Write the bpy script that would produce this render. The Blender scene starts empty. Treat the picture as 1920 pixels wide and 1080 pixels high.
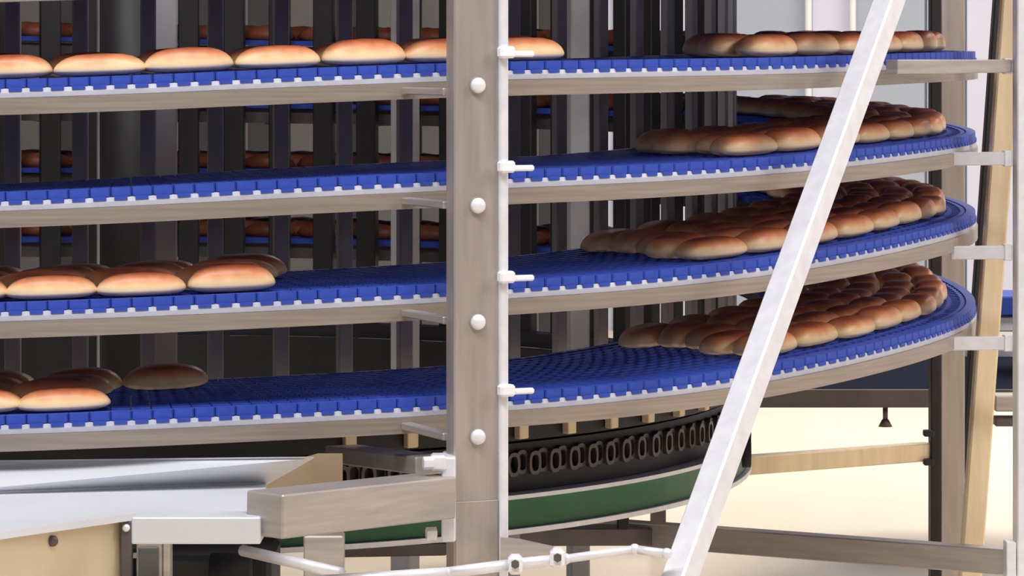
import bpy, bmesh, math, random
from mathutils import Vector, Matrix
import numpy as np
random.seed(7)
PI = math.pi
scn = bpy.context.scene
COL = scn.collection

# ------------------------------------------------------------------ camera
H = 1.60                                   # camera height above the floor
F = 5932.5                                 # focal length in pixels of a 1920 px wide frame
HOR = 120.0                                # horizon row
cam_d = bpy.data.cameras.new('camera'); cam = bpy.data.objects.new('camera', cam_d); COL.objects.link(cam)
cam.location = (0, 0, H); cam.rotation_euler = (PI/2, 0, 0)
cam_d.sensor_width = 36.0; cam_d.lens = F/1920*36.0
cam_d.shift_y = -(540.0-HOR)/1920.0
cam_d.clip_start = 0.1; cam_d.clip_end = 200
scn.camera = cam

# ------------------------------------------------------------------ world, light, exposure
w = bpy.data.worlds.new('world'); scn.world = w; w.use_nodes = True
w.node_tree.nodes['Background'].inputs[0].default_value = (0.80, 0.87, 1.0, 1)
w.node_tree.nodes['Background'].inputs[1].default_value = 0.10
def area(name, loc, target, sx, sy, power, col):
    l = bpy.data.lights.new(name, 'AREA'); l.shape = 'RECTANGLE'; l.size = sx; l.size_y = sy
    l.energy = power; l.color = col
    o = bpy.data.objects.new(name, l); COL.objects.link(o); o.location = loc
    d = Vector(target)-Vector(loc); o.rotation_euler = d.to_track_quat('-Z', 'Y').to_euler()
    return o
area('hall_light_front', (-0.8, 3.0, 5.7), (0.0, 6.3, 1.2), 5.5, 0.8, 360, (0.96, 0.97, 1.0))
area('hall_window_light', (0.5, -4.5, 2.2), (0.0, 6.0, 1.0), 5.0, 1.6, 20, (1.0, 0.96, 0.92))
area('hall_light_right', (5.0, 5.0, 4.6), (1.0, 7.3, 1.0), 1.5, 2.0, 150, (1.0, 0.93, 0.84))
area('hall_light_back', (3.2, 13.0, 5.0), (2.6, 13.0, 0.0), 5.0, 6.0, 520, (1.0, 0.96, 0.90))
scn.view_settings.view_transform = 'Standard'; scn.view_settings.look = 'None'
scn.view_settings.gamma = 1; scn.view_settings.use_curve_mapping = False
scn.view_settings.exposure = 0.0

# ------------------------------------------------------------------ helpers
def at(px, py, Y):                         # a point at depth Y seen at a pixel of the photograph
    return Vector(((px-960.0)/F*Y, Y, H-(py-HOR)/F*Y))
def lin(c): return tuple(((v/255.0)/12.92 if v/255.0 <= .04045 else ((v/255.0+.055)/1.055)**2.4) for v in c)
def mat(name, rgb, rough=.5, metal=0.0, noise=0.0, scale=8.0, stretch=(1,1,1), bump=0.0, spec=.5):
    m = bpy.data.materials.new(name); m.use_nodes = True
    nt = m.node_tree; b = nt.nodes['Principled BSDF']
    c = lin(rgb)
    b.inputs['Roughness'].default_value = rough; b.inputs['Metallic'].default_value = metal
    b.inputs['Specular IOR Level'].default_value = spec
    tc = nt.nodes.new('ShaderNodeTexCoord'); mp = nt.nodes.new('ShaderNodeMapping')
    mp.inputs['Scale'].default_value = stretch
    nt.links.new(tc.outputs['Object'], mp.inputs['Vector'])
    n = nt.nodes.new('ShaderNodeTexNoise'); n.inputs['Scale'].default_value = scale; n.inputs['Detail'].default_value = 4
    nt.links.new(mp.outputs[0], n.inputs['Vector'])
    r = nt.nodes.new('ShaderNodeValToRGB')
    r.color_ramp.elements[0].position = .3; r.color_ramp.elements[1].position = .7
    r.color_ramp.elements[0].color = tuple(v*(1-noise) for v in c)+(1,)
    r.color_ramp.elements[1].color = tuple(min(1, v*(1+noise*.6)) for v in c)+(1,)
    nt.links.new(n.outputs['Fac'], r.inputs[0]); nt.links.new(r.outputs[0], b.inputs['Base Color'])
    if bump:
        bp = nt.nodes.new('ShaderNodeBump'); bp.inputs['Strength'].default_value = bump; bp.inputs['Distance'].default_value = .004
        nt.links.new(n.outputs['Fac'], bp.inputs['Height']); nt.links.new(bp.outputs[0], b.inputs['Normal'])
    return m
M = {}
M['steel'] = mat('brushed_steel', (186,178,172), .42, .55, .16, 6, (1,1,12), .03)
M['steel_v'] = mat('brushed_steel_upright', (182,172,166), .42, .55, .14, 5, (9,9,.8), .03)
M['steel_rail'] = mat('rail_steel', (168,156,146), .40, .5, .16, 5, (1,1,30), .03)
M['steel_bright'] = mat('bright_aluminium', (236,236,242), .36, .25, .08, 30, (1,1,1), .05)
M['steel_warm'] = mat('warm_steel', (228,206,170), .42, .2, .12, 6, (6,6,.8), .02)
M['steel_dark'] = mat('dark_steel', (104,96,94), .5, .4, .2, 8)
M['sheet'] = mat('sheet_steel', (224,226,232), .40, .15, .07, 2.5, (1,1,1), .01)
M['sheet_tan'] = mat('sheet_steel_tan', (214,196,168), .4, .35, .08, 3)
M['bar'] = mat('cage_bar_steel', (168,164,166), .6, .2, .15, 8, spec=.3)
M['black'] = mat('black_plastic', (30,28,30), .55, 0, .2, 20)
M['black_rubber'] = mat('black_rubber', (26,26,30), .7, 0, .2, 20)
M['chain'] = mat('chain_steel', (92,84,82), .42, .55, .2, 30)
M['blue'] = mat('blue_belt_plastic', (56,80,176), .5, 0, .12, 40, spec=.2)
M['navy'] = mat('navy_belt', (20,24,44), .9, 0, .2, 30, spec=.05)
M['white'] = mat('white_plastic', (240,240,246), .35, 0, .03, 20)
M['wear'] = mat('wear_strip_plastic', (186,188,202), .4, 0, .08, 25)
M['green'] = mat('green_guide_plastic', (38,104,64), .45, 0, .15, 14)
M['wall'] = mat('wall_panel_paint', (212,214,230), .5, 0, .03, 1.5)
M['wall_grey'] = mat('wall_panel_grey', (168,176,190), .5, 0, .04, 1.5)
M['dark_wall'] = mat('dark_backdrop_paint', (40,38,40), .6, 0, .15, 2)
M['ceiling'] = mat('ceiling_paint', (200,200,205), .7, 0, .03, 1)
M['grey_panel'] = mat('grey_panel_paint', (84,82,82), .5, .1, .06, 3)
fl = mat('floor_epoxy', (246,230,206), .32, 0, .05, 1.2); M['floor'] = fl

def bread_mat():
    m = bpy.data.materials.new('baked_bread_crust'); m.use_nodes = True; nt = m.node_tree; b = nt.nodes['Principled BSDF']
    b.inputs['Roughness'].default_value = .42; b.inputs['Specular IOR Level'].default_value = .45
    tc = nt.nodes.new('ShaderNodeTexCoord'); sp = nt.nodes.new('ShaderNodeSeparateXYZ')
    nt.links.new(tc.outputs['Object'], sp.inputs[0])
    n = nt.nodes.new('ShaderNodeTexNoise'); n.inputs['Scale'].default_value = 22; n.inputs['Detail'].default_value = 5
    nt.links.new(tc.outputs['Object'], n.inputs['Vector'])
    ma = nt.nodes.new('ShaderNodeMath'); ma.operation = 'MULTIPLY_ADD'; ma.inputs[1].default_value = .016; ma.inputs[2].default_value = -.008
    nt.links.new(n.outputs['Fac'], ma.inputs[0])
    ad = nt.nodes.new('ShaderNodeMath'); ad.operation = 'ADD'
    nt.links.new(sp.outputs['Z'], ad.inputs[0]); nt.links.new(ma.outputs[0], ad.inputs[1])
    mr = nt.nodes.new('ShaderNodeMapRange'); mr.inputs[1].default_value = 0; mr.inputs[2].default_value = .054
    nt.links.new(ad.outputs[0], mr.inputs[0])
    r = nt.nodes.new('ShaderNodeValToRGB'); cr = r.color_ramp
    cr.elements[0].position = 0; cr.elements[0].color = lin((232,196,148))+(1,)
    cr.elements[1].position = 1; cr.elements[1].color = lin((122,52,28))+(1,)
    for p, c in ((.14,(255,232,194)),(.40,(250,212,162)),(.60,(222,146,100)),(.80,(168,86,54))):
        e = cr.elements.new(p); e.color = lin(c)+(1,)
    nt.links.new(mr.outputs[0], r.inputs[0]); nt.links.new(r.outputs[0], b.inputs['Base Color'])
    bp = nt.nodes.new('ShaderNodeBump'); bp.inputs['Strength'].default_value = .25; bp.inputs['Distance'].default_value = .004
    nt.links.new(n.outputs['Fac'], bp.inputs['Height']); nt.links.new(bp.outputs[0], b.inputs['Normal'])
    return m
M['bread'] = bread_mat()

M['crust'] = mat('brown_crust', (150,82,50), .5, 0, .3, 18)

class MB:
    def __init__(s): s.bm = bmesh.new()
    def box(s, c, size, rot=None, bev=0.0, mi=0):
        g = bmesh.ops.create_cube(s.bm, size=1.0); vs = g['verts']
        bmesh.ops.scale(s.bm, vec=size, verts=vs)
        if bev:
            es = list({e for v in vs for e in v.link_edges})
            r = bmesh.ops.bevel(s.bm, geom=es, offset=bev, segments=1, affect='EDGES', profile=.5)
            vs = list({v for f in r['faces'] for v in f.verts} | {v for v in vs if v.is_valid})
        m = Matrix.Translation(Vector(c))
        if rot is not None: m = m @ (rot if isinstance(rot, Matrix) else Matrix.Rotation(rot, 4, 'Z'))
        bmesh.ops.transform(s.bm, matrix=m, verts=vs)
        if mi:
            for f in {f for v in vs for f in v.link_faces}: f.material_index = mi
        return s
    def bar(s, a, b, wx, wy, up=(0,0,1), bev=0.0, mi=0):       # rectangular bar from a to b; wx across, wy along 'up'
        a = Vector(a); b = Vector(b); d = (b-a); L = d.length; z = d.normalized()
        x = Vector(up).cross(z).normalized(); y = z.cross(x)
        R4 = Matrix((x, y, z)).transposed().to_4x4()
        return s.box((a+b)/2, (wx, wy, L), R4, bev, mi)
    def tube(s, a, b, r, n=12, cap=True, r2=None):
        a = Vector(a); b = Vector(b); d = b-a
        g = bmesh.ops.create_cone(s.bm, cap_ends=cap, segments=n, radius1=r, radius2=r if r2 is None else r2, depth=d.length)
        q = d.to_track_quat('Z', 'Y').to_matrix().to_4x4()
        bmesh.ops.transform(s.bm, matrix=Matrix.Translation((a+b)/2) @ q, verts=g['verts']); return s
    def ball(s, c, size, u=14, v=8):
        g = bmesh.ops.create_uvsphere(s.bm, u_segments=u, v_segments=v, radius=1)
        bmesh.ops.scale(s.bm, vec=size, verts=g['verts']); bmesh.ops.translate(s.bm, vec=c, verts=g['verts']); return s
    def prism(s, pts, off):                                     # polygon pts (3D) extruded by vector off
        v1 = [s.bm.verts.new(p) for p in pts]; v2 = [s.bm.verts.new(Vector(p)+Vector(off)) for p in pts]
        n = len(pts); s.bm.faces.new(v1); s.bm.faces.new(v2[::-1])
        for i in range(n): s.bm.faces.new((v1[i], v2[i], v2[(i+1)%n], v1[(i+1)%n]))
        return s
    def sweep(s, ths, prof, zf, mi=0, close=True):              # closed profile [(r, dz)] along the curve r, z(th)
        rings = []
        for t in ths:
            rings.append([s.bm.verts.new(P(t, r, zf(t)+dz)) for r, dz in prof])
        n = len(prof)
        for i in range(len(ths)-1):
            for j in range(n):
                f = s.bm.faces.new((rings[i][j], rings[i+1][j], rings[i+1][(j+1)%n], rings[i][(j+1)%n])); f.material_index = mi
        if close:
            f = s.bm.faces.new(rings[0][::-1]); f.material_index = mi
            f = s.bm.faces.new(rings[-1]); f.material_index = mi
        return s
    def build(s, name, mats, parent=None, smooth=False, origin=None):
        bmesh.ops.recalc_face_normals(s.bm, faces=s.bm.faces)
        if origin is not None: bmesh.ops.translate(s.bm, vec=-Vector(origin), verts=s.bm.verts)
        me = bpy.data.meshes.new(name); s.bm.to_mesh(me); s.bm.free()
        for m in (mats if isinstance(mats, (list, tuple)) else [mats]): me.materials.append(m)
        if smooth:
            for p in me.polygons: p.use_smooth = True
        o = bpy.data.objects.new(name, me); COL.objects.link(o)
        if origin is not None: o.location = origin
        if parent is not None:
            o.parent = parent
            def world(q):
                m = Matrix.LocRotScale(q.location, q.rotation_euler, q.scale)
                return world(q.parent) @ q.matrix_parent_inverse @ m if q.parent else m
            o.matrix_parent_inverse = world(parent).inverted()
        return o
def thing(name, label, cat, loc=(0,0,0), group=None):
    o = bpy.data.objects.new(name, None); COL.objects.link(o); o.location = loc; o.empty_display_size = .05
    tag(o, label, cat, group); return o
def tag(o, label, cat, group=None):
    o['label'] = label; o['category'] = cat
    if group: o['group'] = group
    return o

# ------------------------------------------------------------------ the spiral: centre, radii, height of the belt's top along each turn
XC, YC = -0.9615, 7.9892
RO, RI = 2.109, 1.582                       # outer and inner edge of the belt
PT = 0.21                                   # rise between turns
TAB = [[-0.0542,-0.044,-0.0376,-0.0309,-0.017,-0.0002,0.0081,0.0099,0.0160,0.0235,0.028,0.030,0.033,0.037,0.042],
[-0.2641,-0.2559,-0.2497,-0.2406,-0.2246,-0.209,-0.2023,-0.1982,-0.1865,-0.1735,-0.168,-0.166,-0.160,-0.15,-0.139],
[-0.4736,-0.4634,-0.4544,-0.4447,-0.4329,-0.4224,-0.4162,-0.4079,-0.3904,-0.3705,-0.360,-0.358,-0.352,-0.344,-0.333],
[-0.6865,-0.6765,-0.6664,-0.6546,-0.6427,-0.6363,-0.6345,-0.6261,-0.6075,-0.5905,-0.584,-0.580,-0.571,-0.5537,-0.5403]]
TG = np.radians(np.arange(-30, 111, 10))
T0, T1 = math.radians(-60), 2*PI+math.radians(-60)
def P(t, r, z): return Vector((XC+r*math.sin(t), YC-r*math.cos(t), z))
def zt(k, t):
    kk = min(max(k, 0), 3); off = (kk-k)*PT
    tb = TAB[kk]
    if t < TG[0]: z = tb[0]+(t-TG[0])*.045
    elif t <= TG[-1]: z = float(np.interp(t, TG, tb))
    else:
        up = TAB[kk-1][0] if kk > 0 else TAB[0][0]+PT
        end = up+(T0-TG[0])*.045
        z = tb[-1]+(end-tb[-1])*(t-TG[-1])/(T1-TG[-1])
    return H+z+off
# smooth the table once with a dense average
def zs(k, t):
    d = math.radians(4)
    return sum(zt(k, t+o*d) for o in (-2,-1,0,1,2))/5.0 if T0+.2 < t < T1-.2 else zt(k, t)
def ang(deg0, deg1, step=2.0):
    n = max(2, int(round((deg1-deg0)/step))+1)
    return [math.radians(deg0+(deg1-deg0)*i/(n-1)) for i in range(n)]

# ------------------------------------------------------------------ the setting
def struct(name, mb, m): 
    o = mb.build(name, m); o['kind'] = 'structure'; return o
X0, X1, Y0, Y1, ZC = -9.0, 9.0, -6.0, 19.0, 6.0
struct('floor', MB().box(((X0+X1)/2, (Y0+Y1)/2, -.05), (X1-X0, Y1-Y0, .1)), M['floor'])
struct('ceiling', MB().box(((X0+X1)/2, (Y0+Y1)/2, ZC+.05), (X1-X0, Y1-Y0, .1)), M['ceiling'])
struct('wall_left', MB().box((X0-.05, (Y0+Y1)/2, ZC/2), (.1, Y1-Y0, ZC)), M['wall_grey'])
struct('wall_right', MB().box((X1+.05, (Y0+Y1)/2, ZC/2), (.1, Y1-Y0, ZC)), M['wall'])
struct('wall_front', MB().box(((X0+X1)/2, Y0-.05, ZC/2), (X1-X0, .1, ZC)), M['wall_grey'])
wb = struct('wall_back', MB().box(((X0+X1)/2, Y1+.05, ZC/2), (X1-X0, .1, ZC)), M['wall'])
# insulated wall panels on the back wall, joints recessed
xs = [at(px, 0, 18.97).x for px in (1150, 1245, 1335, 1520, 1598, 1735, 1810, 1930)]
for i in range(len(xs)-1):
    a, b = xs[i]+.006, xs[i+1]-.006
    p = MB().box(((a+b)/2, 18.975, 2.0), (b-a, .05, 4.0), bev=.004).build('wall_panel', M['wall_grey'] if i in (2, 4, 5) else M['wall'], wb)
for px in (1517, 1600):                      # white pipes down the wall
    x = at(px, 0, 18.8).x
    MB().tube((x, 18.85, 0), (x, 18.85, 4.0), .022, 12).build('wall_pipe', M['white'], wb, True)

# ------------------------------------------------------------------ conveyor belts, one turn each
def link_mesh(pitch_ang):
    # local frame: x outward from the inner edge 0..W, y along the belt, z up; top of belt at z = 0
    W = RO-RI; L = RO*pitch_ang; mb = MB()
    def wide(x): return (RI+x)/RO*L                         # pitch length at this radius
    # transverse spine
    mb.prism([(0, -wide(0)*.22, -.004), (W-.004, -L*.18, -.004), (W-.004, L*.10, -.004), (0, wide(0)*.12, -.004)], (0, 0, -.010))
    # outer edge block: deep guide tooth, chamfered, with a notch
    mb.prism([(W-.022, -L*.49, 0), (W-.004, -L*.49, 0), (W, -L*.42, 0), (W, L*.40, 0), (W-.004, L*.48, 0), (W-.022, L*.48, 0)], (0, 0, -.0160))
    mb.prism([(W-.016, -L*.34, -.0160), (W+.003, -L*.34, -.0160), (W+.003, L*.28, -.0160), (W-.016, L*.28, -.0160)], (0, 0, -.007))
    mb.prism([(W-.020, L*.30, -.003), (W-.008, L*.30, -.003), (W-.010, L*.50, -.003), (W-.020, L*.50, -.003)], (0, 0, -.0085))
    # inner edge block
    mb.prism([(.0, -wide(0)*.45, 0), (.020, -wide(.02)*.45, 0), (.020, wide(.02)*.4, 0), (0, wide(0)*.4, 0)], (0, 0, -.014))
    # fingers of the open grid
    n = 15
    for i in range(n):
        x = .032+(W-.066)*i/(n-1); l = wide(x)
        mb.prism([(x-.005, -l*.50, -.001), (x+.005, -l*.50, -.001), (x+.010, l*.42, -.001), (x, l*.42, -.001)], (0, 0, -.010))
    o = mb.build('belt_link', M['blue']); me = o.data; bpy.data.objects.remove(o); return me
NL = 340; DA = 2*PI/NL
LINK = link_mesh(DA)
def link_matrix(k, t):
    z = zs(k, t); dz = zs(k, t+.01)-zs(k, t-.01)
    ex = Vector((math.sin(t), -math.cos(t), 0)); ey = Vector((math.cos(t), math.sin(t), dz/(.02*1.85))).normalized(); ez = ex.cross(ey)
    m = Matrix((ex, ey, ez)).transposed().to_4x4(); m.translation = P(t, RI, z); return m
belt_names = {0: 'uppermost blue plastic belt turn, nearly edge-on, rolls at its left and right',
              1: 'second blue belt turn from the top, left half bare of bread',
              2: 'third blue belt turn from the top, carrying a row of rolls at left',
              3: 'lowest blue belt turn, its wide curved top most visible at right'}
TEMP = []
for k in range(4):
    root = thing('conveyor_belt', belt_names[k], 'conveyor belt', (XC, YC, zs(k, 0)), 'turns of the blue spiral belt')
    n0 = int(math.ceil(math.radians(-22)/DA)); n1 = int(math.radians(128)/DA)
    for i in range(n0, n1):
        o = bpy.data.objects.new('belt_link', LINK); COL.objects.link(o)
        o.parent = root
        o.matrix_basis = Matrix.Translation(-root.location) @ link_matrix(k, i*DA)
    # the part of the turn out of frame and behind the drum
    mb = MB()
    mb.sweep(ang(-60, math.degrees(n0*DA)-.7, 2), [(RI, 0), (RO, 0), (RO, -.014), (RI, -.014)], lambda t: zs(k, t))
    mb.sweep(ang(math.degrees(n1*DA)-.4, 299.5, 3), [(RI, 0), (RO, 0), (RO, -.014), (RI, -.014)], lambda t: zs(k, t))
    o = mb.build('belt_run', M['blue'], root); o['kind'] = 'stuff'

# ------------------------------------------------------------------ support rails under each turn
rail_names = {-1: 'curved steel rail above the photo, over the uppermost bread rolls',
              0: 'curved stainless rail under the uppermost blue belt', 1: 'curved stainless rail under the second blue belt from the top',
              2: 'curved stainless rail under the third blue belt from the top', 3: 'curved stainless rail under the lowest blue belt'}
for k in (0, 1, 2, 3):
    root = thing('curved_rail', rail_names[k], 'rail', (XC, YC, zs(k, 0)-.06), 'curved rails of the spiral')
    tt = ang(-60, 299.4, 2)
    z = lambda t, k=k: zs(k, t)
    MB().sweep(tt, [(RO-.030, -.0172), (RO-.001, -.0172), (RO+.002, -.0255), (RO+.002, -.0345), (RO-.030, -.0345)], z).build('wear_strip', M['wear'], root)
    MB().sweep(tt, [(RO-.040, -.035), (RO+.006, -.035), (RO+.006, -.066), (RO-.036, -.066), (RO-.036, -.062), (RO+.001, -.062), (RO+.001, -.041), (RO-.040, -.041)], z).build('steel_channel', M['steel_rail'], root)
    MB().sweep(tt, [(RI+.02, -.019), (RI+.05, -.019), (RI+.05, -.06), (RI+.02, -.06)], z).build('inner_rail', M['steel_dark'], root)
    for a in range(-56, 300, 12):
        t = math.radians(a); 
        MB().bar(P(t, RI+.03, zs(k, t)-.058), P(t, RO-.02, zs(k, t)-.058), .02, .012).build('cross_support', M['steel_dark'], root)
# turns above the frame: they shade the uppermost belt
for k in (-1, -2):
    mb = MB()
    mb.sweep(ang(-60, 299, 4), [(RI, 0), (RO, 0), (RO, -.014), (RI, -.014)], lambda t: zs(k, t)+.0)
    o = thing('conveyor_belt', ('blue belt turn just above the photo frame, over the uppermost one' if k == -1 else 'topmost blue belt turn, well above the photo frame'), 'conveyor belt', (XC, YC, zs(k, 0)), 'turns of the blue spiral belt')
    mb.build('belt_run', M['blue'], o)
    MB().sweep(ang(-60, 299, 4), [(RO-.04, -.0195), (RO+.006, -.0195), (RO+.006, -.066), (RO-.04, -.066)], lambda t: zs(k, t)).build('steel_channel', M['steel_rail'], o)

# ------------------------------------------------------------------ drum cage: ring of vertical bars the spiral winds around
RD = 1.515
drum = thing('drum_cage', 'dark cage of vertical steel bars the spiral belt winds around', 'drum', (XC, YC, .55))
ZB, ZT = H-.78, H+.75
NB = 69
def bar_mesh(wd, th, m):
    o = MB().box((0, 0, (ZB+ZT)/2), (wd, th, ZT-ZB), bev=.003).build('drum_bar', m); me = o.data; bpy.data.objects.remove(o); return me
BARM = bar_mesh(.032, .02, M['bar']); BARD = bar_mesh(.062, .03, M['black'])  # far bars are wider black copies, their unlit inner sides put into the colour
for i in range(NB):
    d = 18.6+i*5.2174
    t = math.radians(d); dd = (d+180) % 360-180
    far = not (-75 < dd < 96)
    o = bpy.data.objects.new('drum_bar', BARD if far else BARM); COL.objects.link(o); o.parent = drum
    o.matrix_basis = Matrix.Translation(-drum.location) @ Matrix.Translation(P(t, RD, 0)) @ Matrix.Rotation(t, 4, 'Z')
FT = MB().box((0, 0, 0), (.026, .02, .085), bev=.002).build('lit_bar_end', M['steel_warm']); FM = FT.data; bpy.data.objects.remove(FT)  # pale blocks over the bar ends, floor bounce put into their colour
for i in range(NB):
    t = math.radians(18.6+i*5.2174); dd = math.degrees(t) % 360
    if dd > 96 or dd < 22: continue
    o = bpy.data.objects.new('lit_bar_end', FM); COL.objects.link(o); o.parent = drum
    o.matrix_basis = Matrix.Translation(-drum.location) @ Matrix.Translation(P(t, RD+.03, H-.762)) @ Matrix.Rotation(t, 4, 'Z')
for nm, z0, z1, m in (('top_ring', ZT, ZT+.05, M['steel_dark']), ('base_ring', ZB-.03, ZB+.01, M['black'])):
    MB().sweep(ang(0, 360, 4), [(RD-.05, z0), (RD+.02, z0), (RD+.02, z1), (RD-.05, z1)], lambda t: 0, close=False).build(nm, m, drum)

# inner column of the drum and its posts, added to darken the inside
col = thing('added_column', 'added dark central column with grey posts inside the bar cage', 'column', (XC, YC, 0))
MB().tube((XC, YC, 0), (XC, YC, H+.9), .08, 24).build('core_tube', M['black'], col, True)
for a in range(0, 360, 45):
    t = math.radians(a+10)
    MB().box(P(t, 1.15, (H+.8)/2), (.07, .05, H+.8), t, .004).build('inner_post', M['bar'], col)
    MB().bar(P(t, .07, H+.72), P(t, 1.15, H+.72), .05, .05).build('spoke', M['black'], col)

# chain and guide ring at the foot of the drum
base = thing('turntable', 'round steel base under the drum with a green guide band', 'turntable', (XC, YC, .55))
ZG = H-.932
R2 = 1.550
MB().sweep(ang(-80, 300, 2), [(R2-.02, ZG-.062), (R2+.0, ZG-.062), (R2+.0, ZG), (R2-.02, ZG)], lambda t: 0).build('guide_band', M['green'], base).__setitem__('label', 'green plastic band')
MB().sweep(ang(-80, 300, 2), [(R2-.09, ZG+.001), (R2+.012, ZG+.001), (R2+.012, ZG+.010), (R2-.09, ZG+.010)], lambda t: 0).build('upper_rim', M['steel_bright'], base)
MB().sweep(ang(-80, 300, 2), [(R2-.09, ZG-.074), (R2+.012, ZG-.074), (R2+.012, ZG-.063), (R2-.09, ZG-.063)], lambda t: 0).build('lower_rim', M['steel_bright'], base)
MB().sweep(ang(-80, 300, 3), [(R2-.12, ZG-.06), (R2-.10, ZG-.06), (R2-.10, ZB-.03), (R2-.12, ZB-.03)], lambda t: 0).build('inner_skirt', M['black'], base)
chain = thing('drive_chain', 'dark roller chain running round the foot of the drum', 'chain', (XC, YC, .7))
def chain_mesh():
    bm = bmesh.new(); n = 18; A = .017; B = .026; rings = []
    for i in range(n):
        t = 2*PI*i/n; c, s = math.cos(t), math.sin(t)
        sx = math.copysign(abs(c)**.75, c); sz = math.copysign(abs(s)**.75, s)
        rings.append([bm.verts.new((sx*A, y, sz*B)) for y in (-.006, .006)]+[bm.verts.new((sx*A*.60, y, sz*B*.68)) for y in (.006, -.006)])
    for i in range(n):
        a, b = rings[i], rings[(i+1) % n]
        for j in range(4): bm.faces.new((a[j], b[j], b[(j+1)%4], a[(j+1)%4]))
    bmesh.ops.recalc_face_normals(bm, faces=bm.faces)
    me = bpy.data.meshes.new('chain_link'); bm.to_mesh(me); bm.free(); me.materials.append(M['chain']); return me
CH = chain_mesh()
t = math.radians(-30); i = 0
while t < math.radians(112):
    o = bpy.data.objects.new('chain_link', CH); COL.objects.link(o); o.parent = chain
    o.matrix_basis = Matrix.Translation(-chain.location) @ Matrix.Translation(P(t, R2-.012-(.009 if i % 2 else 0), ZG+.072+(.003 if i % 2 else 0))) @ Matrix.Rotation(t, 4, 'Z')
    t += .030/R2; i += 1
MB().sweep(ang(-32, 114, 2), [(R2-.040, ZG+.012), (R2-.028, ZG+.012), (R2-.028, ZG+.115), (R2-.040, ZG+.115)], lambda t: 0).build('chain_track', M['black'], chain)
wh = thing('chain_sprocket', 'black sprocket wheel at the right end of the drum chain', 'wheel', at(1392, 843, 7.40))
c = at(1392, 843, 7.40)
MB().tube(c+Vector((.0, 0, 0)), c+Vector((.018, 0, 0)), .042, 24).build('wheel', M['black_rubber'], wh, True)
MB().tube(c+Vector((-.016, 0, 0)), c, .020, 16).build('hub', M['steel_dark'], wh, True)

# ------------------------------------------------------------------ posts around the spiral
def bolt(c, n, r, parent, name='bolt'):
    n = Vector(n).normalized(); c = Vector(c)
    mb = MB(); mb.tube(c, c+n*.003, r*1.12, 18); 
    o0 = mb.build(name, M['steel_v'], parent, False)
    h = MB(); h.ball((0, 0, 0), (r, r, r*.75), 16, 10)
    q = n.to_track_quat('Z', 'Y').to_matrix().to_4x4()
    bmesh.ops.transform(h.bm, matrix=Matrix.Translation(c+n*.004) @ q, verts=h.bm.verts)
    h.build('bolt_head', M['steel_bright'], o0, True)
    return o0
tp = math.radians(22.6); RP = 2.325
pc = P(tp, RP, 0)
post = thing('upright_post', 'wide steel post standing in front of the spiral with domed bolts', 'post', (pc.x, pc.y, 0))
MB().box((pc.x, pc.y, 1.35), (.1, .042, 2.7), tp, .003).build('post_tube', M['steel_v'], post)
ex = Vector((math.cos(tp), math.sin(tp), 0)); er = Vector((math.sin(tp), -math.cos(tp), 0))
MB().box(pc+ex*.0465+er*.0235+Vector((0,0,1.62)), (.017, .012, 2.0), tp, .003).build('edge_strip', M['steel_bright'], post)
MB().box(pc+er*.0225+ex*-.006+Vector((0,0,at(0,935,5.85).z-.4)), (.084, .004, .8), tp, .001).build('backing_plate', M['steel_v'], post)
for y in (160, 385, 603, 818):
    p0 = at(888, y, 5.83); q0 = pc+er*.021; zz = p0.z
    xoff = -.004
    bolt(q0+ex*xoff+Vector((0, 0, zz)), er, .0145, post)
for y in (98, 313, 520, 733):
    zz = at(0, y, 5.82).z
    q0 = pc+ex*.052+er*.034
    cl = MB().box(q0+ex*-.004+Vector((0,0,zz)), (.030, .022, .022), tp, .004).build('guide_clip', M['white'], post)
    MB().box(q0+ex*.030-er*.004+Vector((0,0,zz-.003)), (.045, .012, .011), tp, .003).build('clip_tongue', M['white'], cl)
for k in range(4):                                             # flat arms from the post in to the rails
    zz = zs(k, tp)-.052
    a = P(tp, RP-.021, zz)-ex*.062; 
    MB().bar(P(tp, RP-.020, zz)-ex*.045, P(tp-math.radians(1.5), RO+.004, zz), .022, .014, bev=.002).build('rail_arm', M['steel'], post)

p2 = Vector((at(1897, 0, 7.16).x+.026, 7.20, 0))
post2 = thing('upright_post', 'grey post at the right edge of the photo holding the short arms', 'post', (p2.x, p2.y, 0))
MB().box((p2.x+.03, p2.y, 1.35), (.085, .07, 2.7), 0, .003).build('post_tube', M['steel_bright'], post2)
t3 = math.radians(112); 
a3 = at(1783, 0, 8.95); 
post3 = thing('upright_post', 'tan steel post behind the right tips of the belts', 'post', (a3.x, a3.y, 0))
MB().box((a3.x, a3.y, 1.35), (.068, .075, 2.7), 0, .003).build('post_tube', M['steel_v'], post3)
MB().box((a3.x-.048, a3.y-.012, 1.35), (.028, .06, 2.7), 0, .003).build('black_strip', M['black'], post3)  # black strip down the inner side of the post
for y, d in ((812, -1), (866, -1)):
    q = at(1741, y, 8.9); MB().box(q, (.03, .03, .018), 0, .003).build('corner_bolt', M['black'], post3)
for a in (157, 202, 247, 292, -22.4+0):
    t = math.radians(a); q = P(t, 2.325, 0)
    if a == -22.4: lb = 'steel post left of the photo frame beside the spiral'
    else: lb = {157: 'steel post at the far side of the spiral, right of the drum axis', 202: 'steel post at the far left back of the spiral', 247: 'steel post at the rear left side of the spiral', 292: 'steel post at the left flank of the spiral'}[a]
    MBp = thing('upright_post', lb, 'post', (q.x, q.y, 0))
    MB().box((q.x, q.y, 1.35), (.1, .042, 2.7), t, .003).build('post_tube', M['steel_v'], MBp)

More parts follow.
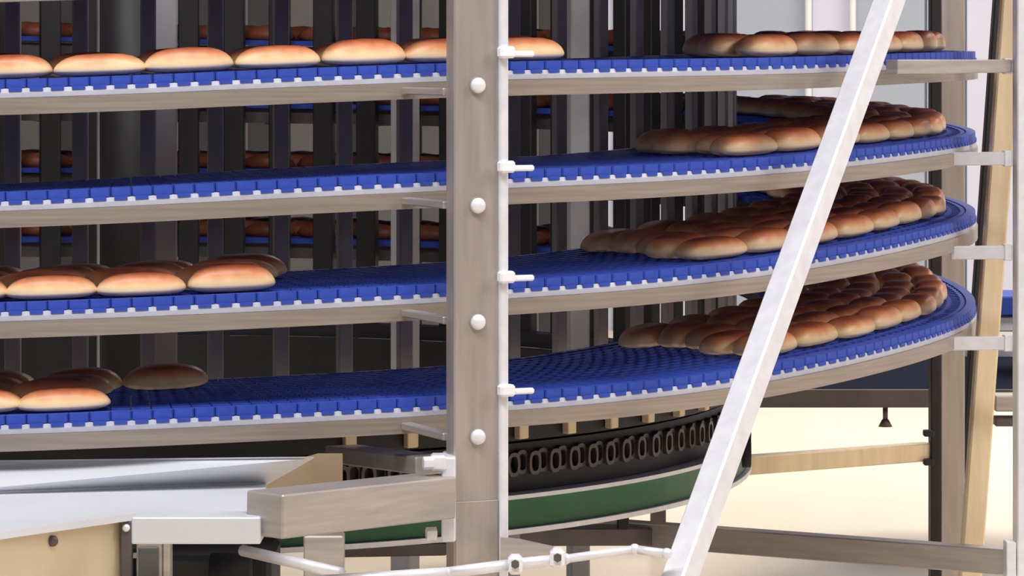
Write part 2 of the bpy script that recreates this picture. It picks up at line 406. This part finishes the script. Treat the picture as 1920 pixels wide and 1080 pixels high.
# short horizontal arms between the right post and the rails
for i, (y, xl) in enumerate(((124, 1672), (297, 1782), (473, 1784), (643, 1784))):
    b = at(1891, y, 7.2); 
    a = at(xl, y+1, 6.74 if i == 0 else 7.24)
    r = thing('support_arm', ['uppermost', 'second', 'third', 'lowest'][i]+' short bright arm from the right-edge post to the rails'+['', ' counted from the top', ' counted from the top', ''][i], 'arm', tuple(b), 'short arms at the right')
    MB().bar(a, b, .03, .030, bev=.002).build('arm_bar', M['steel'] if i == 0 else M['steel_bright'], r)
    MB().bar(b-Vector((.012, 0, 0)), b+Vector((.006, 0, 0)), .04, .036, bev=.002).build('end_cap', M['steel_bright'], r)

# ------------------------------------------------------------------ diagonal braces
def brace(name, lb, a, b, wx, wy, yaw, m, cat='brace'):
    d = (b-a).normalized(); n = Vector((math.sin(yaw or 0), -math.cos(yaw or 0), 0))
    r = thing(name, lb, cat, tuple(a)); 
    y = (n-d*n.dot(d)).normalized()
    if yaw is None:                                             # an edge of the square tube faces the front
        v = Vector((0, -1, 0)); v = (v-d*v.dot(d)).normalized(); y = (v+v.cross(d)).normalized()
    x = y.cross(d).normalized(); R4 = Matrix((x, y, d)).transposed().to_4x4()
    mb = MB(); mb.box((a+b)/2, (wx, wy, (b-a).length), R4, .004); mb.build('brace_tube', m, r)
    return r
ba = at(1268, 1100, 5.75); bb = at(1672, -12, 6.7); dd_ = bb-ba
b0 = ba-dd_*((ba.z-.03)/dd_.z); b1 = bb+dd_*.35
br = brace('diagonal_brace', 'long bright square tube slanting across the front of the belts', b0, b1, .050, .050, None, M['steel_bright'])
MB().box((b0.x, b0.y, .01), (.14, .14, .02), math.radians(38), .003).build('foot_plate', M['steel'], br)
ya = at(1818, 1085, 7.43); yb = at(1898, -10, 7.43); dy = yb-ya
y0_ = ya-dy*((ya.z-.02)/dy.z); y1_ = yb+dy*.3
brace('diagonal_brace', 'warm yellowish steel tube slanting behind the short arms at right', y0_, y1_, .050, .05, 0, M['steel_warm'])
ya = at(1795, 1085, 9.3); yb = at(1873, -10, 9.3); dy = yb-ya
y0_ = ya-dy*((ya.z-.02)/dy.z); y1_ = yb+dy*.3
brace('diagonal_brace', 'dark slanting strut just left of the yellowish brace', y0_, y1_, .03, .05, 0, M['black'])

# ------------------------------------------------------------------ base frame beams
def beam(name, lb, a, b, wx, wy, m, cat='beam', parts=()):
    r = thing(name, lb, cat, tuple(a)); MB().bar(a, b, wx, wy, bev=.003).build('beam_tube', m, r); return r
# radial beam to the right-edge post
a = at(1905, 1053, 7.22); b = at(1330, 1010, 7.62); d = (b-a)
rb = beam('base_beam', 'long steel beam low at the right, ending at the right-edge post', a, a+d*1.85, .05, .058, M['steel'])
MB().box(at(1893, 1049, 7.17), (.022, .05, .085), 0, .002).build('end_plate', M['steel_bright'], rb)
# radial beam to the tan post
a = at(1742, 846, 8.95); b = at(1395, 872, 8.55); d = b-a
rb = beam('base_beam', 'warm steel beam between the drum base and tan post', a, a+d*1.9, .05, .050, M['steel_warm'])
# dark beam peak beneath the drum, with a small bolt stub
a = at(940, 1003, 7.4); b = at(1345, 1003, 7.9)
rb = beam('base_beam', 'dark brown beam under the green band right of the wide post', a, b, .10, .042, M['steel_dark'])
MB().box(at(1168, 972, 7.5), (.028, .03, .05), 0, .003).build('bolt_stub', M['black'], rb)
# near left beam
a = at(822, 929, 5.80); b = at(495, 965, 5.46); d = b-a
bl = thing('front_beam', 'thick square steel beam bolted to the left of wide post', 'beam', tuple(a))
MB().bar(a, b, .09, .076, bev=.003).build('beam_tube', M['steel'], bl)
MB().bar(at(492, 989, 5.49), at(252, 989, 5.49), .08, .046, bev=.002).build('beam_sleeve', M['sheet'], bl)
fp = MB().box(at(842, 930, 5.83), (.026, .10, .155), 0, .003).build('flange_plate', M['steel_bright'], bl)
MB().box(at(822, 866, 5.80), (.030, .05, .028), 0, .004).build('flange_lug', M['steel_bright'], bl)
for x, y in ((812, 868), (818, 1000)):
    q = at(x, y, 5.77); MB().tube(q, q+Vector((-.018, -.004, 0)), .012, 6).build('flange_bolt', M['steel_bright'], bl)
# lower beam split in two: pale for its lit top, dark for shaded face
a = at(835, 1008, 6.9); b = at(600, 1018, 6.7)
rb = beam('base_beam', 'pale bar for the lit top of a beam under the thick left beam', a, b, .05, .014, M['steel_bright'])
a = at(835, 1028, 7.3); b = at(600, 1032, 7.2)
rb = beam('base_beam', 'dark bar for the shaded face of a lower beam, left of the post', a, b, .03, .03, M['steel_dark'])
# light cross beam behind the flange
a = at(812, 872, 6.0); b = at(640, 850, 6.5)
cb = beam('cross_beam', 'bright topped beam running back from the flange under lowest belt', a, b, .07, .034, M['steel'])

# ------------------------------------------------------------------ sheet-metal pan and covers at lower left
pan = thing('sheet_pan', 'large pale sheet metal pan under the lowest belt at left', 'pan', tuple(at(200, 1000, 5.7)))
zp = at(0, 872, 6.28).z
def hz(px, py, z): Y = (H-z)*F/(py-HOR); return Vector(((px-960)/F*Y, Y, z))
top = [hz(-260, 934, zp), hz(500, 905, zp), hz(488, 963, zp), hz(250, 963, zp), hz(-260, 1035, zp)]
MB().prism(top, (0, 0, -.012)).build('pan_top', M['sheet'], pan)
MB().prism([hz(-260, 934, zp), hz(500, 906, zp), at(588, 856, 5.92), at(-260, 866, 5.92)], (0, .008, -.004)).build('pan_upstand', M['sheet'], pan)  # rear of the pan tilted up, shaped to catch the front light
MB().bar(hz(-260, 935, zp)+Vector((0,0,.001)), hz(500, 906, zp)+Vector((0,0,.001)), .008, .006).build('fold_ridge', M['sheet'], pan)
s0 = hz(-260, 1035, zp); s1 = hz(228, 962, zp); 
MB().prism([s0+Vector((0,0,-.012)), s1+Vector((0,0,-.012)), s1+Vector((0,0,-.40)), s0+Vector((0,0,-.40))], (0, .01, 0)).build('pan_skirt', M['sheet_tan'], pan)  # tan colour stands for the floor's reflection in the sheet
k0 = s1+Vector((0,0,-.012))
MB().box(k0+Vector((.010, -.004, -.19)), (.02, .02, .38), 0, .002).build('corner_post', M['steel_dark'], pan)
q = at(120, 1025, 5.55); MB().ball(s0.lerp(s1, .72)+Vector((0,-.004,-.03)), (.010, .006, .010)).build('drain_knob', M['steel_dark'], pan, True)
q = k0+Vector((.010, -.016, -.012)); MB().ball(q, (.007, .005, .007)).build('corner_screw', M['steel_bright'], pan, True)
# folded tan panel rising to the right of the pan
f0 = at(395, 908, 6.0); f1 = at(596, 850, 6.08); f2 = at(642, 850, 6.1); f3 = at(642, 935, 6.1); f4 = at(395, 945, 6.0)
pn = MB().prism([f0, f1, f2, f3, f4], (0, .012, -.004)).build('folded_panel', M['sheet_tan']); tag(pn, 'small tan folded sheet rising to the right of the pale pan', 'panel')
# small box below the beam
bx = thing('junction_box', 'small grey steel box under the left beam', 'box', tuple(at(280, 1080, 5.5)))
q = at(283, 1060, 5.62); MB().box(q, (.046, .05, .095), 0, .003).build('box_body', M['steel'], bx)
MB().box(q+Vector((-.001, -.028, -.004)), (.036, .006, .082), 0, .002).build('box_cover', M['grey_panel'], bx)
MB().box(q+Vector((.030, 0, 0)), (.012, .05, .095), 0, .002).build('box_flange', M['steel'], bx)
# dark housing and rods behind it
hs = thing('motor_housing', 'black motor housing in shadow under the left beam', 'motor', tuple(at(430, 1100, 6.2)))
q = at(400, 1090, 6.3); MB().box(q, (.25, .25, .14), 0, .01).build('housing', M['black'], hs)
MB().tube(at(395, 1085, 6.1), at(470, 1085, 6.1), .05, 20).build('motor_drum', M['black_rubber'], hs, True)
for nm, A, B, r, lb in (('steel_rod', at(455, 1032, 6.0), at(640, 1075, 5.8), .011, 'pale rod slanting down below the left beam'),):
    o = MB().tube(A, B, r, 14).build(nm, M['steel_bright'], None, True); tag(o, lb, 'rod')
lg = thing('square_stand', 'grey square leg under the thick left beam', 'stand', tuple(at(605, 1100, 5.95)))
q = at(608, 1060, 6.0); MB().box((q.x, q.y, q.z/2+.03), (.075, .06, q.z+.06), 0, .003).build('leg_tube', M['steel'], lg)
MB().box((q.x, q.y, .008), (.13, .12, .016), 0, .002).build('foot_plate', M['steel'], lg)

# gusset and guide rod at the foot of the wide post
gs = MB().prism([at(938, 1008, 5.80), at(975, 1012, 5.80), at(1035, 1025, 5.80), at(1062, 1040, 5.80), at(1050, 1062, 5.80), at(938, 1062, 5.80)], (0, .012, 0)).build('gusset_plate', M['steel'])
tag(gs, 'grey rounded gusset plate at the right foot of wide post', 'plate')
gr = thing('guide_rod', 'bright round tube with clamps crossing low in front of wide post', 'rod', tuple(at(960, 1065, 5.68)))
pts = [at(560, 1092, 5.62), at(840, 1074, 5.66), at(965, 1058, 5.70), at(1060, 1048, 5.72), at(1190, 1030, 5.74), at(1250, 1038, 5.72)]
for i in range(len(pts)-1): MB().tube(pts[i], pts[i+1], .0105 if i < 3 else .008, 14).ball(pts[i+1], (.0105, .0105, .0105)).build('rod_segment', M['steel_bright'], gr, True)
for x, y in ((966, 1058), (1045, 1046)):
    q = at(x, y, 5.70); c = MB().box(q, (.026, .036, .034), 0, .006).build('clamp', M['white'], gr)
    MB().tube(q+Vector((0,-.02,.004)), q+Vector((0,-.028,.004)), .008, 6).build('clamp_screw', M['steel_dark'], c)

# ------------------------------------------------------------------ background conveyor at right
cv = thing('belt_conveyor', 'low dark flat belt conveyor far behind the spiral at right', 'conveyor', tuple(at(1650, 800, 10.0)))
zc = at(0, 733, 9.7).z
def hp(px, py): return hz(px, py, zc)
c0 = hp(1345, 733); c1 = hp(2100, 733); c2 = hp(2100, 668); c3 = hp(1640, 668)
MB().prism([c0, c1, c2, c3], (0, 0, -.01)).build('belt', M['navy'], cv)
MB().prism([c0+Vector((0,-.01,.004)), c1+Vector((0,-.01,.004)), c1+Vector((0,-.01,-.050)), c0+Vector((0,-.01,-.050))], (0, .02, 0)).build('side_frame', M['steel_dark'], cv)
MB().bar(c3+Vector((0,0,.01)), c2+Vector((0,0,.01)), .03, .03).build('rear_frame', M['steel_bright'], cv)
MB().bar(c0+Vector((0,0,-.02)), c3+Vector((0,0,-.02)), .02, .04).build('end_frame', M['steel_dark'], cv)
q = at(1660, 762, 9.75); s = MB().tube(q, q+Vector((0,0,-.04)), .008, 10); s.tube(q+Vector((0,0,-.04)), q+Vector((0,0,-.062)), .010, 12, True, .022); s.build('levelling_foot', M['steel_dark'], cv, True)
for px in (1500, 2050):
    for dep in (9.9, 10.9):
        q = at(px, 760, dep)
        if px == 1500: continue
        MB().box((q.x, q.y, q.z/2), (.05, .05, q.z), 0, .003).build('leg', M['steel_dark'], cv)
q = P(math.radians(125), 1.9, 0); MB().box((.78-.3, 10.4, (zc-.04)/2), (.05, .05, zc-.04), 0, .003).build('leg', M['steel_dark'], cv)
# a second conveyor glimpsed between the right posts
c2v = thing('belt_conveyor', 'blue belted conveyor glimpsed between the right-hand posts', 'conveyor', tuple(at(1890, 830, 9.6)))
def slab(px0, px1, y0, y1, Y, th, m, nm):
    a = at(px0, y0, Y); b = at(px1, y1, Y); MB().box(((a.x+b.x)/2, Y+th/2, (a.z+b.z)/2), (b.x-a.x, th, a.z-b.z), 0, .004).build(nm, m, c2v)
slab(1852, 2050, 556, 592, 10.2, .3, M['blue'], 'upper_belt')
slab(1852, 2050, 594, 622, 10.25, .3, M['steel_bright'], 'upper_frame')
slab(1866, 2050, 742, 772, 9.5, .1, M['steel'], 'lower_frame')
slab(1866, 2050, 785, 800, 9.5, .1, M['steel_dark'], 'lower_bar')

# ------------------------------------------------------------------ dark panelled blocks added behind the cage for the dim back wall
def backdrop(lb, px0, px1, ytop, Y, m, panels):
    a = at(px0, ytop, Y); b = at(px1, ytop, Y); r = thing('dark_backdrop', lb, 'backdrop', ((a.x+b.x)/2, Y, 0))
    MB().box(((a.x+b.x)/2, Y+.3, a.z/2), (b.x-a.x, .6, a.z), 0, .01).build('backdrop_body', m, r)
    for (x0, x1) in panels:
        p0 = at(x0, 0, Y); p1 = at(x1, 0, Y)
        MB().box(((p0.x+p1.x)/2, Y-.01, a.z*.52), (p1.x-p0.x, .02, a.z*.86), 0, .004).build('backdrop_panel', M['grey_panel'], r)
backdrop('tall dark added cabinet with grey panels far behind the drum at left', -400, 400, -120, 14.0, M['dark_wall'], ((-60, 5), (30, 95), (155, 245), (285, 335)))
backdrop('tall dark added cabinet behind the drum, second from the left', 404, 760, -120, 14.0, M['dark_wall'], ((430, 465), (535, 600), (672, 735)))
backdrop('tall dark added cabinet behind the drum near the wide post', 764, 1130, -120, 14.6, M['dark_wall'], ((790, 830), (965, 1010), (1060, 1075)))

# ------------------------------------------------------------------ bread rolls
def bun_mesh(seed):
    rnd = random.Random(seed); bm = bmesh.new(); nu, nv = 24, 12
    A, B, Hh = .086, .041, .047
    A *= rnd.uniform(.96, 1.03); B *= rnd.uniform(.96, 1.05); Hh *= rnd.uniform(.93, 1.06); bend = rnd.uniform(-.004, .004)
    rows = []
    for j in range(nv+1):
        v = -PI/2+PI*j/nv; row = []
        for i in range(nu):
            u = 2*PI*i/nu
            cv_, sv = math.cos(v), math.sin(v)
            p = .50
            x = A*math.copysign(abs(math.cos(u))**.66, math.cos(u))*abs(cv_)**p
            y = B*math.copysign(abs(math.sin(u))**.72, math.sin(u))*abs(cv_)**p
            z = abs(sv)**.9*.72*Hh if sv > 0 else -abs(sv)*.28*Hh
            z += .28*Hh
            if sv > 0: z *= 1-.22*abs(x/A)**3
            z = max(z, .0)
            y += bend*(1-(x/A)**2)
            row.append(bm.verts.new((x, y, z)))
        rows.append(row)
    for j in range(nv):
        for i in range(nu):
            bm.faces.new((rows[j][i], rows[j][(i+1)%nu], rows[j+1][(i+1)%nu], rows[j+1][i]))
    bmesh.ops.remove_doubles(bm, verts=bm.verts, dist=1e-5)
    bmesh.ops.recalc_face_normals(bm, faces=bm.faces)
    me = bpy.data.meshes.new('bread_roll'); bm.to_mesh(me); bm.free(); me.materials.append(M['bread'])
    for p in me.polygons: p.use_smooth = True
    return me
BUNS = [bun_mesh(i) for i in range(7)]
ORD = ['first', 'second', 'third', 'fourth', 'fifth', 'sixth', 'seventh', 'eighth', 'ninth', 'tenth', 'eleventh', 'twelfth', 'thirteenth', 'fourteenth', 'fifteenth', 'sixteenth', 'seventeenth', 'eighteenth', 'nineteenth', 'twentieth', 'twenty-first', 'twenty-second', 'twenty-third']
ROW = ['outermost', 'second', 'third', 'fourth', 'innermost']
TN = ['top', 'second', 'third', 'lowest']
# batches: belt turn, start and end angle, side
# batches: belt turn, start and end angle, side, rows
batches = [(0, -11.2, 30.5, 'left', 3), (2, -9.0, 14.6, 'left', 5), (3, -8.4, 5.6, 'left', 5),
           (0, 46, 76, 'right', 3), (1, 44, 77, 'right', 4), (2, 41, 76, 'right', 5), (3, 46, 80, 'right', 5)]
REAR = 124.0
nb = 0
rear_bm = bmesh.new()
def low_bun():
    bm = bmesh.new(); bmesh.ops.create_uvsphere(bm, u_segments=10, v_segments=6, radius=1)
    for v in bm.verts: v.co = Vector((v.co.x*.083, v.co.y*.039, max(0, v.co.z*.035+.012)))
    me = bpy.data.meshes.new('bread_roll_far'); bm.to_mesh(me); bm.free(); return me
LOWB = low_bun()
def slope(k, t, r): return (zs(k, t+.03)-zs(k, t-.03))/(.06*r)
for (k, d0, d1, side, rows) in batches:
    for j in range(rows):
        r = RO-.064-j*.080
        if side == 'right': r = RO-.110-j*.079
        step = .168/r
        t = math.radians(d0)+.5*step+(random.uniform(-.2, .2)*step if (j and side == 'right') else 0)
        end = math.radians(d1)+(math.radians(random.uniform(-1.0, 2.0)) if j else 0)+(math.radians((.8 if k == 2 else 1.5)*j) if side == 'left' and k >= 2 else 0)
        if side == 'right': end = math.radians(d1 if (k == 0 and j > 1) else REAR)
        if j and side == 'left': t -= step*.35
        lst = []
        while t+step*.5 <= end+.012:
            lst.append(t); t += step*random.uniform(.985, 1.02)
        for n, t in enumerate(lst):
            o = bpy.data.objects.new('bread_roll', random.choice(BUNS)); COL.objects.link(o)
            o.location = P(t, r+random.uniform(-.004, .004), zs(k, t)+.0005)
            sg = 1 if random.random() < .5 else -1
            o.rotation_euler = (0, -sg*math.atan(slope(k, t, r)), t+random.uniform(-.05, .05)+(0 if sg > 0 else PI))
            s = random.uniform(.96, 1.02); o.scale = (s, s, random.uniform(.94, 1.08))
            tag(o, 'golden roll, %s from the left end in the %s row, %s batch on %s belt' % (ORD[n], ROW[j], side, TN[k]), 'bread roll', 'bread rolls on the spiral belt')
            nb += 1
# the many rolls on the far side of the spiral, seen only as a dark mass between the bars
for k in range(4):
    for j in range(5):
        r = RO-.110-j*.079; t = math.radians(REAR)+.06+.02*j
        while t < math.radians(286):
            m = Matrix.Translation(P(t, r, zs(k, t))) @ Matrix.Rotation(t, 4, 'Z') @ Matrix.Rotation(-math.atan(slope(k, t, r)), 4, 'Y')
            n0 = len(rear_bm.verts); rear_bm.from_mesh(LOWB); rear_bm.verts.ensure_lookup_table()
            bmesh.ops.transform(rear_bm, matrix=m, verts=rear_bm.verts[n0:])
            t += .170/r
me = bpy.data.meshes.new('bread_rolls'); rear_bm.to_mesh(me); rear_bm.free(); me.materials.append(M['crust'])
for p in me.polygons: p.use_smooth = True
o = bpy.data.objects.new('bread_rolls', me); COL.objects.link(o); o['kind'] = 'stuff'
tag(o, 'mass of brown rolls on the far side of the spiral, seen between drum bars', 'bread rolls')
print('rolls', nb)
